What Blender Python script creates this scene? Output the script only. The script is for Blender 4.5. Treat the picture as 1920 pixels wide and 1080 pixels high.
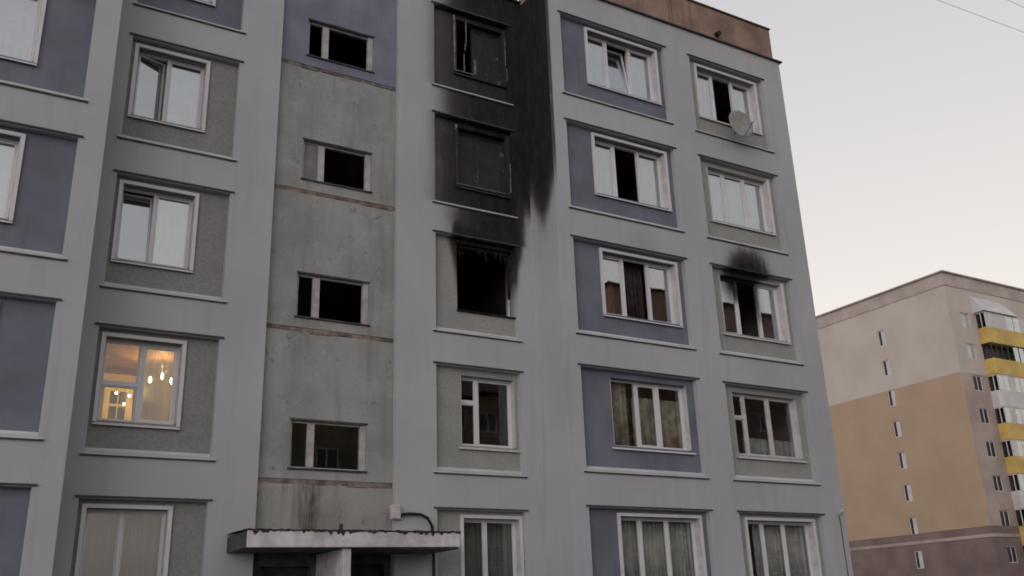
import bpy, math, random
from mathutils import Vector, Matrix
R = math.radians
random.seed(7)
for o in list(bpy.data.objects): bpy.data.objects.remove(o)
scene = bpy.context.scene
COL = scene.collection

# ------------------------------------------------------------------ camera
cam_d = bpy.data.cameras.new('camera'); cam = bpy.data.objects.new('camera', cam_d); COL.objects.link(cam)
YAW, PITCH, ROLL = 0.5385, 0.3402, -0.0347
fw = Vector((math.sin(YAW)*math.cos(PITCH), math.cos(YAW)*math.cos(PITCH), math.sin(PITCH)))
r0 = Vector((math.cos(YAW), -math.sin(YAW), 0)); u0 = r0.cross(fw)
rr = r0*math.cos(ROLL)+u0*math.sin(ROLL); uu = -r0*math.sin(ROLL)+u0*math.cos(ROLL)
M = Matrix((rr, uu, -fw)).transposed().to_4x4(); M.translation = Vector((0, -16.327, 1.65))
cam.matrix_world = M
cam_d.sensor_width = 36; cam_d.lens = 1785.4/1920*36; cam_d.clip_start = .1; cam_d.clip_end = 2000
scene.camera = cam

# ------------------------------------------------------------------ sky, sun, exposure
SUN_AZ, SUN_EL = -128.0, 4.0
w = bpy.data.worlds.new('World'); scene.world = w; w.use_nodes = True
nt = w.node_tree; nt.nodes.clear()
sky = nt.nodes.new('ShaderNodeTexSky'); sky.sky_type = 'NISHITA'; sky.sun_disc = False
sky.sun_elevation = R(SUN_EL); sky.sun_rotation = R(SUN_AZ)
sky.air_density = 1.9; sky.dust_density = 2.0; sky.ozone_density = 0.5
hs = nt.nodes.new('ShaderNodeHueSaturation'); hs.inputs['Saturation'].default_value = .55
gm_ = nt.nodes.new('ShaderNodeGamma'); gm_.inputs['Gamma'].default_value = .55      # thin even evening haze: the sky's contrast is soft all round
bg = nt.nodes.new('ShaderNodeBackground'); bg.inputs['Strength'].default_value = .15
wo = nt.nodes.new('ShaderNodeOutputWorld')
nt.links.new(sky.outputs[0], hs.inputs['Color']); nt.links.new(hs.outputs[0], gm_.inputs[0]); 
tn = nt.nodes.new('ShaderNodeMix'); tn.data_type = 'RGBA'; tn.blend_type = 'MULTIPLY'; tn.inputs[0].default_value = 1; tn.inputs[7].default_value = (.985, .955, 1.055, 1)   # white balance
nt.links.new(gm_.outputs[0], tn.inputs[6]); nt.links.new(tn.outputs[2], bg.inputs[0]); nt.links.new(bg.outputs[0], wo.inputs[0])
s = Vector((math.sin(R(SUN_AZ))*math.cos(R(SUN_EL)), math.cos(R(SUN_AZ))*math.cos(R(SUN_EL)), math.sin(R(SUN_EL))))
sl = bpy.data.lights.new('sun', 'SUN'); sl.energy = .15; sl.angle = R(50); sl.color = (.96, .97, 1)
so = bpy.data.objects.new('sun', sl); so.rotation_euler = (-s).to_track_quat('-Z', 'Y').to_euler(); COL.objects.link(so)
scene.view_settings.view_transform = 'Standard'; scene.view_settings.look = 'None'
scene.view_settings.exposure = 1.86; scene.view_settings.gamma = 1
scene.render.engine = 'CYCLES'; scene.cycles.filter_width = 1.7      # soft phone-video pixels

# ------------------------------------------------------------------ helpers: node expressions
class X_:
    """a shader socket with arithmetic"""
    nt = None
    def __init__(s, v): s.v = v
    @staticmethod
    def m(op, *a, clamp=False):
        n = X_.nt.nodes.new('ShaderNodeMath'); n.operation = op; n.use_clamp = clamp
        for i, q in enumerate(a):
            q = q.v if isinstance(q, X_) else q
            if isinstance(q, (int, float)): n.inputs[i].default_value = q
            else: X_.nt.links.new(q, n.inputs[i])
        return X_(n.outputs[0])
    def __add__(a, b): return X_.m('ADD', a, b)
    __radd__ = __add__
    def __sub__(a, b): return X_.m('SUBTRACT', a, b)
    def __rsub__(a, b): return X_.m('SUBTRACT', b, a)
    def __mul__(a, b): return X_.m('MULTIPLY', a, b)
    __rmul__ = __mul__
    def abs(a): return X_.m('ABSOLUTE', a)
    def max(a, b): return X_.m('MAXIMUM', a, b)
    def min(a, b): return X_.m('MINIMUM', a, b)
    def ss(a, lo, hi):      # smoothstep, lo > hi reverses
        n = X_.nt.nodes.new('ShaderNodeMapRange'); n.interpolation_type = 'SMOOTHSTEP'
        X_.nt.links.new(a.v, n.inputs[0]); rev = lo > hi
        if rev: lo, hi = hi, lo
        n.inputs[1].default_value = lo; n.inputs[2].default_value = hi
        n.inputs[3].default_value = 1.0 if rev else 0.0; n.inputs[4].default_value = 0.0 if rev else 1.0
        return X_(n.outputs[0])
def noise(vec, scale, detail=3, rough=.55, sc=(1, 1, 1)):
    t = X_.nt
    mp = t.nodes.new('ShaderNodeMapping'); mp.inputs['Scale'].default_value = sc; t.links.new(vec, mp.inputs[0])
    n = t.nodes.new('ShaderNodeTexNoise'); n.inputs['Scale'].default_value = scale
    n.inputs['Detail'].default_value = detail; n.inputs['Roughness'].default_value = rough
    t.links.new(mp.outputs[0], n.inputs['Vector']); return X_(n.outputs[0])
def pos():
    t = X_.nt; g = t.nodes.new('ShaderNodeNewGeometry'); sp = t.nodes.new('ShaderNodeSeparateXYZ')
    t.links.new(g.outputs['Position'], sp.inputs[0])
    return g.outputs['Position'], X_(sp.outputs[0]), X_(sp.outputs[1]), X_(sp.outputs[2])
def mixc(fac, a, b, blend='MIX'):
    t = X_.nt; n = t.nodes.new('ShaderNodeMix'); n.data_type = 'RGBA'; n.blend_type = blend
    for sock, q in ((n.inputs[0], fac), (n.inputs[6], a), (n.inputs[7], b)):
        q = q.v if isinstance(q, X_) else q
        if isinstance(q, (int, float)): sock.default_value = q
        elif isinstance(q, tuple): sock.default_value = (*q, 1) if len(q) == 3 else q
        else: t.links.new(q, sock)
    return n.outputs[2]

# smoke stains of the fire: one node group, shared by every material on the facade
soot_g = bpy.data.node_groups.new('smoke_stain', 'ShaderNodeTree')
soot_g.interface.new_socket('Fac', in_out='OUTPUT', socket_type='NodeSocketFloat')
def build_soot():
    X_.nt = soot_g; P, x, y, z = pos()
    n1 = noise(P, 1.3, 4) - .5; n2 = noise(P, 1.0, 3, sc=(5, 5, .5)) - .5; n3 = noise(P, 6, 3) - .5
    # front of the recessed bay, above the burnt window
    xe = x + n1*.25 + n2*.08
    pan = (xe.ss(7.45, 8.5)*.66 + xe.ss(8.1, 9.5)*.34)
    bnd = (x + n1*.3 + n2*.12).ss(7.55, 9.1)*.96; low = (x + n1*.3 + n2*.15).ss(7.8, 9.25)
    zz = z + n3*.04
    up = pan*(zz.ss(9.98, 10.06)*zz.ss(12.22, 12.16) + zz.ss(12.80, 12.86)*zz.ss(15.0, 14.96)) + bnd*(zz.ss(12.16, 12.22)*zz.ss(12.86, 12.80) + zz.ss(14.96, 15.0)) + low*zz.ss(10.06, 9.98)*z.ss(9.28, 9.42)
    corner = 1 - (x + n1*.3).ss(9.85, 10.3)*(z + n2*.9).ss(10.85, 9.7)
    up = up*corner
    wdt = .60 + .16*z.ss(8.6, 9.45)
    d = (x - 9.19 + n3*.06).abs() - wdt + n1*.10
    fl = d.ss(.24, -.08)*z.ss(7.8, 8.7)*(z + n1*.3).ss(10.2, 9.4)
    front = up.max(fl)*y.ss(-.02, -.015)
    # side of the projecting bay
    zc = z + n2*.3 + .75*(y + .52).abs().ss(.5, .0) + n1*.35
    side = zc.ss(9.8, 11.6)*y.ss(-1.03, -1.01)*x.ss(10.2, 10.25)
    left = x.ss(7.05, 7.15)*x.ss(10.40, 10.35)
    # smudge above the other burnt window
    n4 = noise(P, 1.0, 4, sc=(9, 9, .9)) - .5
    g = (x - 15.72 + n3*.12 + n4*.2).abs().ss(1.05, .0)*(z + n1*.4 + n4*.3).ss(10.35, 9.25)*z.ss(9.18, 9.3)*1.2
    inwin = (x - 15.55 + n3*.2).abs().ss(.9, .2)*(z + (x - 15.6)*.6 + n4*.4).ss(8.2, 8.95)*z.ss(9.5, 9.35)
    sm = (g.max(inwin))*y.ss(-.2, -.4)
    # faint smoke above the neighbouring window
    sm2 = (x - 12.6 + n3*.4).abs().ss(.8, .1)*z.ss(10.3, 9.4)*z.ss(9.3, 9.4)*.18*y.ss(-.2, -.4)
    uneven = 1 - noise(P, 2.2, 5, .7, sc=(1.6, 1.6, .6)).ss(.45, .8)*.26
    f = X_.m('MINIMUM', (front.max(side)*left*uneven).max(sm).max(sm2), 1.0)
    o = soot_g.nodes.new('NodeGroupOutput'); soot_g.links.new(f.v, o.inputs[0])
build_soot()

MATS = {}
def new_mat(name):
    m = bpy.data.materials.new(name); m.use_nodes = True; t = m.node_tree; t.nodes.clear(); X_.nt = t
    b = t.nodes.new('ShaderNodeBsdfPrincipled'); o = t.nodes.new('ShaderNodeOutputMaterial'); t.links.new(b.outputs[0], o.inputs[0])
    MATS[name] = m; return m, t, b
def bump(t, b, h, strength, dist=.01):
    n = t.nodes.new('ShaderNodeBump'); n.inputs['Strength'].default_value = strength; n.inputs['Distance'].default_value = dist
    t.links.new(h.v, n.inputs['Height']); t.links.new(n.outputs[0], b.inputs['Normal'])
def sooted(t, col):
    g = t.nodes.new('ShaderNodeGroup'); g.node_tree = soot_g; f = X_(g.outputs[0])
    c = mixc(f.ss(0, .6), col, (.085, .076, .073)); return mixc(f.ss(.2, 1.0), c, mixc(noise(pos()[0], 3.5, 5, .7, sc=(1.5, 1.5, .6)).ss(.35, .7), (.013, .014, .017), (.027, .028, .031))), f
def simple(name, col, rough=.6, var=.12, vs=2.0, metal=0, bmp=0, bs=60, soot=False, spec=.4, streak=0):
    m, t, b = new_mat(name); P, x, y, z = pos()
    n = noise(P, vs, 4)
    k = tuple(c*(1-var*1.6) for c in col); h = tuple(min(1, c*(1+var*1.2)) for c in col)
    c = mixc(n.ss(.3, .7), k, h)
    if streak:
        st = noise(P, 1, 4, sc=(7, 7, .45))
        c = mixc(st.ss(.52, .78)*streak, c, tuple(q*.55 for q in col))
    if soot: c, f = sooted(t, c)
    t.links.new(c, b.inputs['Base Color']); b.inputs['Roughness'].default_value = rough; b.inputs['Metallic'].default_value = metal
    b.inputs['Specular IOR Level'].default_value = spec
    if bmp: bump(t, b, noise(P, bs, 2), bmp)
    return m

# painted insulation render: broad tonal patches, faint runs, fine grain
m, t, b = new_mat('render'); P, x, y, z = pos()
c = mixc(noise(P, .45, 4).ss(.3, .7), (.378, .408, .436), (.432, .46, .484))
c = mixc(noise(P, 1, 4, sc=(4, 4, .35)).ss(.5, .82)*.5, c, (.29, .3, .315))
c = mixc(noise(P, 9, 3).ss(.62, .8)*.25, c, (.33, .333, .343))
c, f = sooted(t, c); t.links.new(c, b.inputs['Base Color']); b.inputs['Roughness'].default_value = .9
b.inputs['Specular IOR Level'].default_value = .2
bump(t, b, noise(P, 40, 3), .25, .01)
# exposed crushed-stone panel, grey
def pebble(name, a, bb, speck):
    m, t, b = new_mat(name); P, x, y, z = pos()
    n = noise(P, 17, 5, .75); big = noise(P, 1.7, 4)
    c = mixc(n.ss(.36, .62), a, bb); c = mixc(big.ss(.4, .75)*.35, c, tuple(q*.75 for q in a))
    v = t.nodes.new('ShaderNodeTexVoronoi'); v.inputs['Scale'].default_value = 38; t.links.new(P, v.inputs['Vector'])
    c = mixc(X_(v.outputs['Distance']).ss(.2, .05)*noise(P, 7, 2).ss(.5, .7)*.6, c, speck)
    c, f = sooted(t, c); t.links.new(c, b.inputs['Base Color']); b.inputs['Roughness'].default_value = .95
    b.inputs['Specular IOR Level'].default_value = .15
    bump(t, b, n, .6, .02)
pebble('panel_grey', (.225, .237, .235), (.28, .292, .288), (.14, .135, .13))
pebble('panel_smooth', (.285, .302, .292), (.335, .352, .34), (.22, .22, .21))
simple('panel_blue', (.15, .168, .215), .8, .10, 1.2, soot=True, bmp=.15, bs=50, streak=.35)
# bare stairwell concrete
def concrete(name, a, bb, stain, rust):
    m, t, b = new_mat(name); P, x, y, z = pos()
    big = noise(P, .9, 5, .6); st = noise(P, 1, 5, .6, sc=(4.5, 4.5, .4)); fine = noise(P, 22, 4, .7)
    c = mixc(big.ss(.32, .66), a, bb); c = mixc(st.ss(.48, .75)*.6, c, stain); c = mixc(noise(P, 2.6, 6, .75).ss(.56, .7)*.5, c, tuple(q*1.18 for q in bb))
    c = mixc(fine.ss(.55, .75)*.45, c, tuple(q*.7 for q in a))
    v = noise(P, 5, 5, .75); c = mixc(v.ss(.60, .68)*.6, c, tuple(q*.5 for q in a))
    if rust:
        rx = (x - 5.52 + (noise(P, 6, 3) - .5)*.3).abs().ss(.32, .02)*z.ss(4.3, 4.0)*noise(P, 1, 4, sc=(14, 14, 1)).ss(.3, .6)
        c = mixc(rx*.75, c, (.075, .058, .035))
    t.links.new(c, b.inputs['Base Color']); b.inputs['Roughness'].default_value = .95; b.inputs['Specular IOR Level'].default_value = .15
    bump(t, b, fine + big, .5, .015)
concrete('concrete', (.25, .275, .268), (.335, .36, .352), (.19, .205, .2), False)
concrete('concrete_low', (.24, .252, .243), (.34, .35, .335), (.165, .163, .152), True)
simple('concrete_blue', (.19, .21, .275), .85, .12, 1.0, bmp=.2, bs=40, streak=.3)
simple('seam', (.19, .165, .15), .95, .3, 6, bmp=.5, bs=30)
simple('flashing_dark', (.06, .058, .062), .55, .2, 5, soot=True)
simple('flashing_light', (.55, .565, .59), .42, .06, 1.5, soot=True, streak=.15)
simple('casing', (.62, .635, .66), .5, .04, 2, soot=True, streak=.1)
simple('white_pvc', (.66, .675, .7), .4, .03, 2, soot=True, spec=.5)
simple('old_wood', (.55, .56, .56), .65, .09, 5, soot=True, streak=.25)
simple('grimy_wood', (.4, .4, .395), .7, .14, 5, streak=.5)
simple('scorched', (.17, .165, .16), .6, .3, 8)
simple('reveal', (.5, .515, .53), .8, .1, 5, soot=True)
simple('interior', (.13, .115, .10), .9, .2, 1)
simple('charred', (.012, .012, .013), .95, .4, 5, bmp=.5, bs=12)
simple('parapet', (.27, .195, .155), .85, .2, 1.2, bmp=.2, bs=30, streak=.7)
simple('roof_felt', (.035, .034, .035), .9, .3, 8, bmp=.5, bs=40)
simple('fascia', (.55, .56, .585), .8, .16, 3, bmp=.3, bs=30, streak=.5)
simple('dark_concrete', (.07, .07, .072), .85, .3, 4, bmp=.4, bs=25)
simple('plinth', (.16, .165, .19), .9, .2, 2, bmp=.3)
simple('door_dark', (.018, .02, .022), .5, .4, 6)
simple('cable_black', (.012, .012, .013), .5, .2, 9)
simple('plastic_white', (.5, .5, .5), .5, .1, 9)
simple('dish', (.245, .25, .235), .5, .12, 6, streak=.3)
simple('galvanised', (.25, .25, .26), .4, .15, 8, metal=.7)
simple('asphalt', (.08, .08, .082), .9, .25, 3, bmp=.6, bs=60)
simple('cloth_pale', (.6, .595, .58), .9, .15, 3)
simple('cloth_tan', (.44, .37, .3), .9, .25, 5)
simple('cloth_grey', (.42, .43, .42), .9, .15, 3)
simple('cloth_dark', (.05, .032, .034), .9, .3, 4)
simple('room_yellow', (.62, .43, .19), .8, .1, 2)
simple('room_wood', (.30, .15, .06), .6, .2, 3)
simple('room_orange', (.5, .27, .11), .7, .1, 2)
simple('cabinet_cream', (.7, .56, .3), .5, .08, 5)
simple('cabinet_glass', (.06, .03, .012), .25, .2, 5)
simple('fridge', (.55, .53, .5), .4, .05, 5)
simple('far_cream', (.54, .505, .462), .9, .05, .3, bmp=.1)
simple('far_tan', (.45, .345, .245), .9, .035, .35, bmp=.1)
simple('far_mauve', (.43, .36, .325), .9, .12, .35, bmp=.1)
simple('far_brown', (.215, .165, .155), .9, .12, .5, bmp=.1)
simple('far_cornice', (.46, .41, .385), .8, .1, .6)
simple('far_yellow', (.62, .46, .14), .6, .1, .8, streak=.3)
simple('far_white', (.6, .61, .63), .6, .08, .8, streak=.25)
simple('far_dark', (.03, .03, .033), .4, .3, 2)
simple('brick_brown', (.17, .1, .075), .9, .2, .8, bmp=.2)
simple('brick_tan', (.2, .15, .105), .9, .2, .8, bmp=.2)
simple('roof_rust', (.12, .06, .045), .8, .2, .6)
def glass(name, refl, tint, body=None):
    m, t, b = new_mat(name); t.nodes.remove(b); o = [n for n in t.nodes if n.type == 'OUTPUT_MATERIAL'][0]
    P, x, y, z = pos()
    tr = t.nodes.new('ShaderNodeBsdfTransparent'); tr.inputs[0].default_value = (*tint, 1)
    gl = t.nodes.new('ShaderNodeBsdfGlossy'); gl.inputs['Roughness'].default_value = .015; gl.inputs[0].default_value = (.93, .97, 1, 1)
    lw = t.nodes.new('ShaderNodeLayerWeight'); lw.inputs[0].default_value = .5; fc = X_(lw.outputs['Facing'])
    f = X_.m('MINIMUM', fc*fc*fc*.7 + refl, .95)
    bp = t.nodes.new('ShaderNodeBump'); bp.inputs['Strength'].default_value = .012; bp.inputs['Distance'].default_value = .05
    t.links.new(noise(P, 1.6, 2).v, bp.inputs['Height']); t.links.new(bp.outputs[0], gl.inputs['Normal'])
    mx = t.nodes.new('ShaderNodeMixShader'); t.links.new(f.v, mx.inputs[0]); t.links.new(tr.outputs[0], mx.inputs[1]); t.links.new(gl.outputs[0], mx.inputs[2])
    sg = t.nodes.new('ShaderNodeGroup'); sg.node_tree = soot_g; dd = t.nodes.new('ShaderNodeBsdfDiffuse'); dd.inputs[0].default_value = (.02, .02, .022, 1)
    m2 = t.nodes.new('ShaderNodeMixShader'); t.links.new(sg.outputs[0], m2.inputs[0]); t.links.new(mx.outputs[0], m2.inputs[1]); t.links.new(dd.outputs[0], m2.inputs[2])
    t.links.new(m2.outputs[0], o.inputs[0])
glass('glass', .40, (.8, .84, .84))
m, t, b = new_mat('glass_dusty'); P, x, y, z = pos(); t.links.new(mixc(noise(P, 4, 3).ss(.3, .7), (.12, .12, .12), (.19, .19, .185)), b.inputs['Base Color']); b.inputs['Roughness'].default_value = .35
glass('glass_plain', .08, (.85, .88, .87))
m, t, b = new_mat('glass_soot'); P, x, y, z = pos()
t.links.new(mixc(noise(P, 2.5, 4).ss(.3, .7), (.016, .016, .018), (.032, .033, .036)), b.inputs['Base Color']); b.inputs['Roughness'].default_value = .7
m, t, b = new_mat('frame_soot'); P, x, y, z = pos()      # blackened plastic with wiped and flaked places
c = mixc((noise(P, 2.2, 3)*.6 + noise(P, 9, 2)*.4).ss(.56, .7), (.022, .022, .024), (.14, .135, .13))
c = mixc(noise(P, 5, 3).ss(.66, .72)*.8, c, (.2, .19, .18))
t.links.new(c, b.inputs['Base Color']); b.inputs['Roughness'].default_value = .7
def emit(name, col, st):
    m, t, b = new_mat(name); b.inputs['Base Color'].default_value = (*col, 1); b.inputs['Emission Color'].default_value = (*col, 1); b.inputs['Emission Strength'].default_value = st
emit('bulb', (1, .8, .45), 14)
m, t, b = new_mat('sheer'); t.nodes.remove(b); o = [n for n in t.nodes if n.type == 'OUTPUT_MATERIAL'][0]
tl = t.nodes.new('ShaderNodeBsdfTranslucent'); tl.inputs[0].default_value = (.8, .77, .72, 1)
df = t.nodes.new('ShaderNodeBsdfDiffuse'); df.inputs[0].default_value = (.6, .61, .62, 1)
tp = t.nodes.new('ShaderNodeBsdfTransparent')
a1 = t.nodes.new('ShaderNodeMixShader'); a2 = t.nodes.new('ShaderNodeMixShader'); a1.inputs[0].default_value = .5; a2.inputs[0].default_value = .5
t.links.new(tl.outputs[0], a1.inputs[1]); t.links.new(df.outputs[0], a1.inputs[2]); t.links.new(a1.outputs[0], a2.inputs[1]); t.links.new(tp.outputs[0], a2.inputs[2]); t.links.new(a2.outputs[0], o.inputs[0])

# ------------------------------------------------------------------ helpers: meshes
class MB:
    def __init__(s): s.v = []; s.f = []; s.T = None
    def add(s, vs, fs):
        n = len(s.v); s.v += [tuple(s.T(q)) if s.T else tuple(q) for q in vs]; s.f += [tuple(i+n for i in f) for f in fs]; return s
    def box(s, x0, x1, y0, y1, z0, z1):
        return s.add([(x0,y0,z0),(x1,y0,z0),(x1,y1,z0),(x0,y1,z0),(x0,y0,z1),(x1,y0,z1),(x1,y1,z1),(x0,y1,z1)],
                     [(0,3,2,1),(4,5,6,7),(0,1,5,4),(1,2,6,5),(2,3,7,6),(3,0,4,7)])
    def quad(s, a, b, c, d): return s.add([a,b,c,d], [(0,1,2,3)])
    def ring(s, x0, x1, z0, z1, wd, y0, y1):      # rectangular frame of four bars
        s.box(x0, x0+wd, y0, y1, z0, z1); s.box(x1-wd, x1, y0, y1, z0, z1)
        s.box(x0+wd, x1-wd, y0, y1, z1-wd, z1); return s.box(x0+wd, x1-wd, y0, y1, z0, z0+wd)
    def tube(s, pts, r, n=8):
        pts = [Vector(q) for q in pts]; rings = []
        for i, q in enumerate(pts):
            d = (pts[min(i+1, len(pts)-1)] - pts[max(i-1, 0)]).normalized()
            a = d.cross(Vector((0, 0, 1)) if abs(d.z) < .9 else Vector((0, 1, 0))).normalized(); c = d.cross(a)
            rad = r[i] if isinstance(r, (list, tuple)) else r
            rings.append([q + (a*math.cos(2*math.pi*k/n)+c*math.sin(2*math.pi*k/n))*rad for k in range(n)])
        vs = [p for g in rings for p in g]; fs = []
        for i in range(len(pts)-1):
            for k in range(n): fs.append((i*n+k, i*n+(k+1) % n, (i+1)*n+(k+1) % n, (i+1)*n+k))
        fs += [tuple(reversed(range(n))), tuple((len(pts)-1)*n+k for k in range(n))]
        return s.add(vs, fs)
    def build(s, name, mat, parent=None, bevel=0, smooth=False):
        me = bpy.data.meshes.new(name); me.from_pydata(s.v, [], s.f); me.update()
        if smooth:
            for q in me.polygons: q.use_smooth = True
        me.materials.append(MATS[mat]); o = bpy.data.objects.new(name, me); COL.objects.link(o)
        if parent: o.parent = parent
        if bevel:
            bv = o.modifiers.new('bevel', 'BEVEL'); bv.width = bevel; bv.segments = 2; bv.limit_method = 'ANGLE'
        return o
def empty(name, loc=(0, 0, 0)):
    o = bpy.data.objects.new(name, None); o.empty_display_size = .3; COL.objects.link(o); return o   # parts are built in world coordinates
def tag(o, label=None, cat=None, group=None, kind=None):
    for k, q in (('label', label), ('category', cat), ('group', group), ('kind', kind)):
        if q: o[k] = q
    return o
def hole_grid(mb, x0, x1, z0, z1, holes, y):
    xs = sorted({x0, x1, *[q for h in holes for q in h[:2]]}); zs = sorted({z0, z1, *[q for h in holes for q in h[2:4]]})
    for a, b_ in zip(xs, xs[1:]):
        for c_, d in zip(zs, zs[1:]):
            mx, mz = (a+b_)/2, (c_+d)/2
            if any(h[0] < mx < h[1] and h[2] < mz < h[3] for h in holes): continue
            mb.quad((a, y, c_), (b_, y, c_), (b_, y, d), (a, y, d))
def reveal(mb, x0, x1, z0, z1, ya, yb, slope=0):
    mb.quad((x0, ya, z0), (x0, yb, z0), (x0, yb, z1), (x0, ya, z1)); mb.quad((x1, yb, z0), (x1, ya, z0), (x1, ya, z1), (x1, yb, z1))
    mb.quad((x0, ya, z1), (x0, yb, z1), (x1, yb, z1), (x1, ya, z1)); mb.quad((x0, ya, z0), (x1, ya, z0), (x1, yb, z0+slope), (x0, yb, z0+slope))

# ------------------------------------------------------------------ ground
g = MB().quad((-600, -600, 0), (600, -600, 0), (600, 600, 0), (-600, 600, 0)).build('ground', 'asphalt'); tag(g, kind='structure')
g = MB().box(-8, 20, -2.6, -1.24, .004, .12).build('pavement', 'plinth'); tag(g, kind='structure')

# ------------------------------------------------------------------ the burnt building
B = empty('apartment_building'); tag(B, 'grey five-storey panel apartment building with fire soot above a burnt-out window', 'building')
FH = 2.8; ZB = 1.63; HP = 2.15; DR = .13; TOP = 15.68; P4 = -1.02
PW = {0: 0.0, 4: P4}
def zb(n): return ZB + FH*(n-1)
# columns: panel x0, x1 (ends of the flashings), window x0, x1, wall plane
COLS = {'1': (-2.06, 1.12, -1.84, .30, P4), '2': (1.73, 3.835, 1.87, 3.235, 0.), '3': (7.893, 9.945, 8.50, 9.86, 0.),
        '5': (10.62, 13.79, 11.43, 13.57, P4), '6': (14.468, 17.083, 14.765, 16.865, P4), '0': (-5.35, -2.74, -5.13, -3.03, P4)}
OV = .07      # flashings run past the opening
def panel_hole(c, n):
    q = COLS[c]; return (q[0]+OV, q[1]-OV, zb(n)+.015, zb(n)+HP-.045)
def bay(x0, x1, y, cols, zlo=.0):
    mb = MB(); hs_ = [panel_hole(c, n) for c in cols for n in range(1, 6)]
    hole_grid(mb, x0, x1, zlo, TOP, hs_, y)
    for h in hs_: reveal(mb, *h, y, y+DR, .10)
    return mb
mb = bay(-6.0, 1.45, P4, ['0', '1']); mb.quad((1.45, P4, 0), (1.45, .2, 0), (1.45, .2, TOP), (1.45, P4, TOP)); mb.build('facade_wall', 'render', B)
mb = bay(1.45, 4.57, 0., ['2']); mb.quad((4.57, 0, 0), (4.57, .5, 0), (4.57, .5, TOP), (4.57, 0, TOP)); mb.build('facade_wall', 'render', B)
mb = bay(7.11, 10.29, 0., ['3']); mb.quad((7.11, .5, 0), (7.11, 0, 0), (7.11, 0, TOP), (7.11, .5, TOP)); mb.build('facade_wall', 'render', B)
mb = bay(10.29, 17.75, P4, ['5', '6']); mb.build('facade_wall', 'render', B)
MB().quad((10.29, 0.2, 0), (10.29, P4, 0), (10.29, P4, TOP), (10.29, .2, TOP)).build('return_wall', 'render', B)
mb = MB(); mb.quad((17.75, P4, 0), (17.75, 11, 0), (17.75, 11, TOP), (17.75, P4, TOP)); mb.build('end_wall', 'render', B)
mb = MB(); mb.quad((-6, 11, 0), (-6, P4, 0), (-6, P4, TOP), (-6, 11, TOP)); mb.build('end_wall', 'render', B)
MB().quad((17.75, 11, 0), (-6, 11, 0), (-6, 11, TOP), (17.75, 11, TOP)).build('rear_wall', 'render', B)
# roof deck and parapet
mb = MB(); mb.box(-5.97, 17.72, .03, 10.97, TOP-.25, TOP-.02); mb.build('roof_deck', 'roof_felt', B)
MB().box(-5.97, 1.42, P4+.03, .03, TOP-.25, TOP-.02).build('roof_deck', 'roof_felt', B)
MB().box(10.32, 17.72, P4+.03, .03, TOP-.25, TOP-.02).build('roof_deck', 'roof_felt', B)
PT = 16.74
def parapet(x0, x1, y, joints):
    xs = [x0]+joints+[x1]
    for a, b_ in zip(xs, xs[1:]):
        q = MB().box(a+.012, b_-.012, y, y+.16, TOP-.02, PT).build('parapet_panel', 'parapet', B, bevel=.008)
        MB().box(a, b_, y-.04, y+.2, PT+.002, PT+.04).build('coping', 'flashing_dark', q)
MB().box(10.40, 10.56, P4+.262, .27, TOP-.02, PT).build('parapet_panel', 'parapet', B); MB().box(1.19, 1.35, P4+.262, .27, TOP-.02, PT).build('parapet_panel', 'parapet', B)
parapet(10.40, 17.67, P4+.09, [14.22]); parapet(-5.9, 1.35, P4+.09, [-2.4]); parapet(1.47, 10.27, .12, [4.4, 7.3])
MB().box(17.51, 17.67, P4+.26, 10.9, TOP-.02, PT).build('parapet_panel', 'parapet', B)
for a, b_, y in ((10.25, 17.83, P4), (-6.08, 1.49, P4), (1.50, 10.24, 0.)):
    MB().box(a, b_, y-.07, y+.1, TOP+.002, TOP+.03).build('parapet_flashing', 'flashing_dark', B)
MB().box(17.74, 17.83, P4+.105, 11, TOP+.002, TOP+.03).build('parapet_flashing', 'flashing_dark', B)
v = MB(); v.tube([(15.66, P4+.1, 15.97), (15.66, P4-.04, 15.95)], .07, 10); v.build('drain_spout', 'cable_black', B)

# infill panels, flashings
def blue(c, n): return c in '01' or c == '5' or (c in '23' and n == 5)
WIN = {}
def infill(c, n, IN=.06):
    px0, px1, wx0, wx1, P = COLS[c]; h = panel_hole(c, n); y = P+DR-.001
    wz0, wz1 = zb(n)+.53, zb(n)+2.03
    hole = (wx0+IN, wx1-IN, wz0+IN*.6, wz1-IN)
    mb = MB(); hole_grid(mb, h[0]-.03, h[1]+.03, h[2]-.03, h[3]+.03, [hole], y); reveal(mb, *hole, y, y+.3)
    mat = 'panel_blue' if blue(c, n) else ('panel_smooth' if c in '36' else 'panel_grey')
    p = mb.build('infill_panel', mat, B)
    MB().box(px0, px1, P-.035, P+.004, zb(n)+HP-.03, zb(n)+HP-.004).build('lintel_flashing', 'flashing_dark', p)
    s_ = MB(); a = zb(n); x0, x1 = h[0], h[1]      # sloping ledge with a drip edge
    for (xa, xb, ya, za, yb, zb_) in ((x0+.004, x1-.004, P-.035, a-.015, P+DR-.004, a+.115),):
        s_.add([(xa, ya, za), (xb, ya, za), (xb, yb, zb_), (xa, yb, zb_), (xa, ya, za-.004), (xb, ya, za-.004), (xb, yb, zb_-.012), (xa, yb, zb_-.012)],
               [(0, 1, 2, 3), (7, 6, 5, 4), (0, 4, 5, 1), (1, 5, 6, 2), (3, 2, 6, 7), (0, 3, 7, 4)])
    s_.box(px0+.0, px1-.0, P-.04, P-.003, a-.012, a+.008)
    s_.build('sill_flashing', 'flashing_light', p)
    MB().box(px0+.002, px1-.002, P-.03, P-.002, a-.036, a-.0125).build('drip_shadow', 'flashing_dark', p)  # dark strip standing in for the shadow under the ledge's drip
    return hole, y
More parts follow.
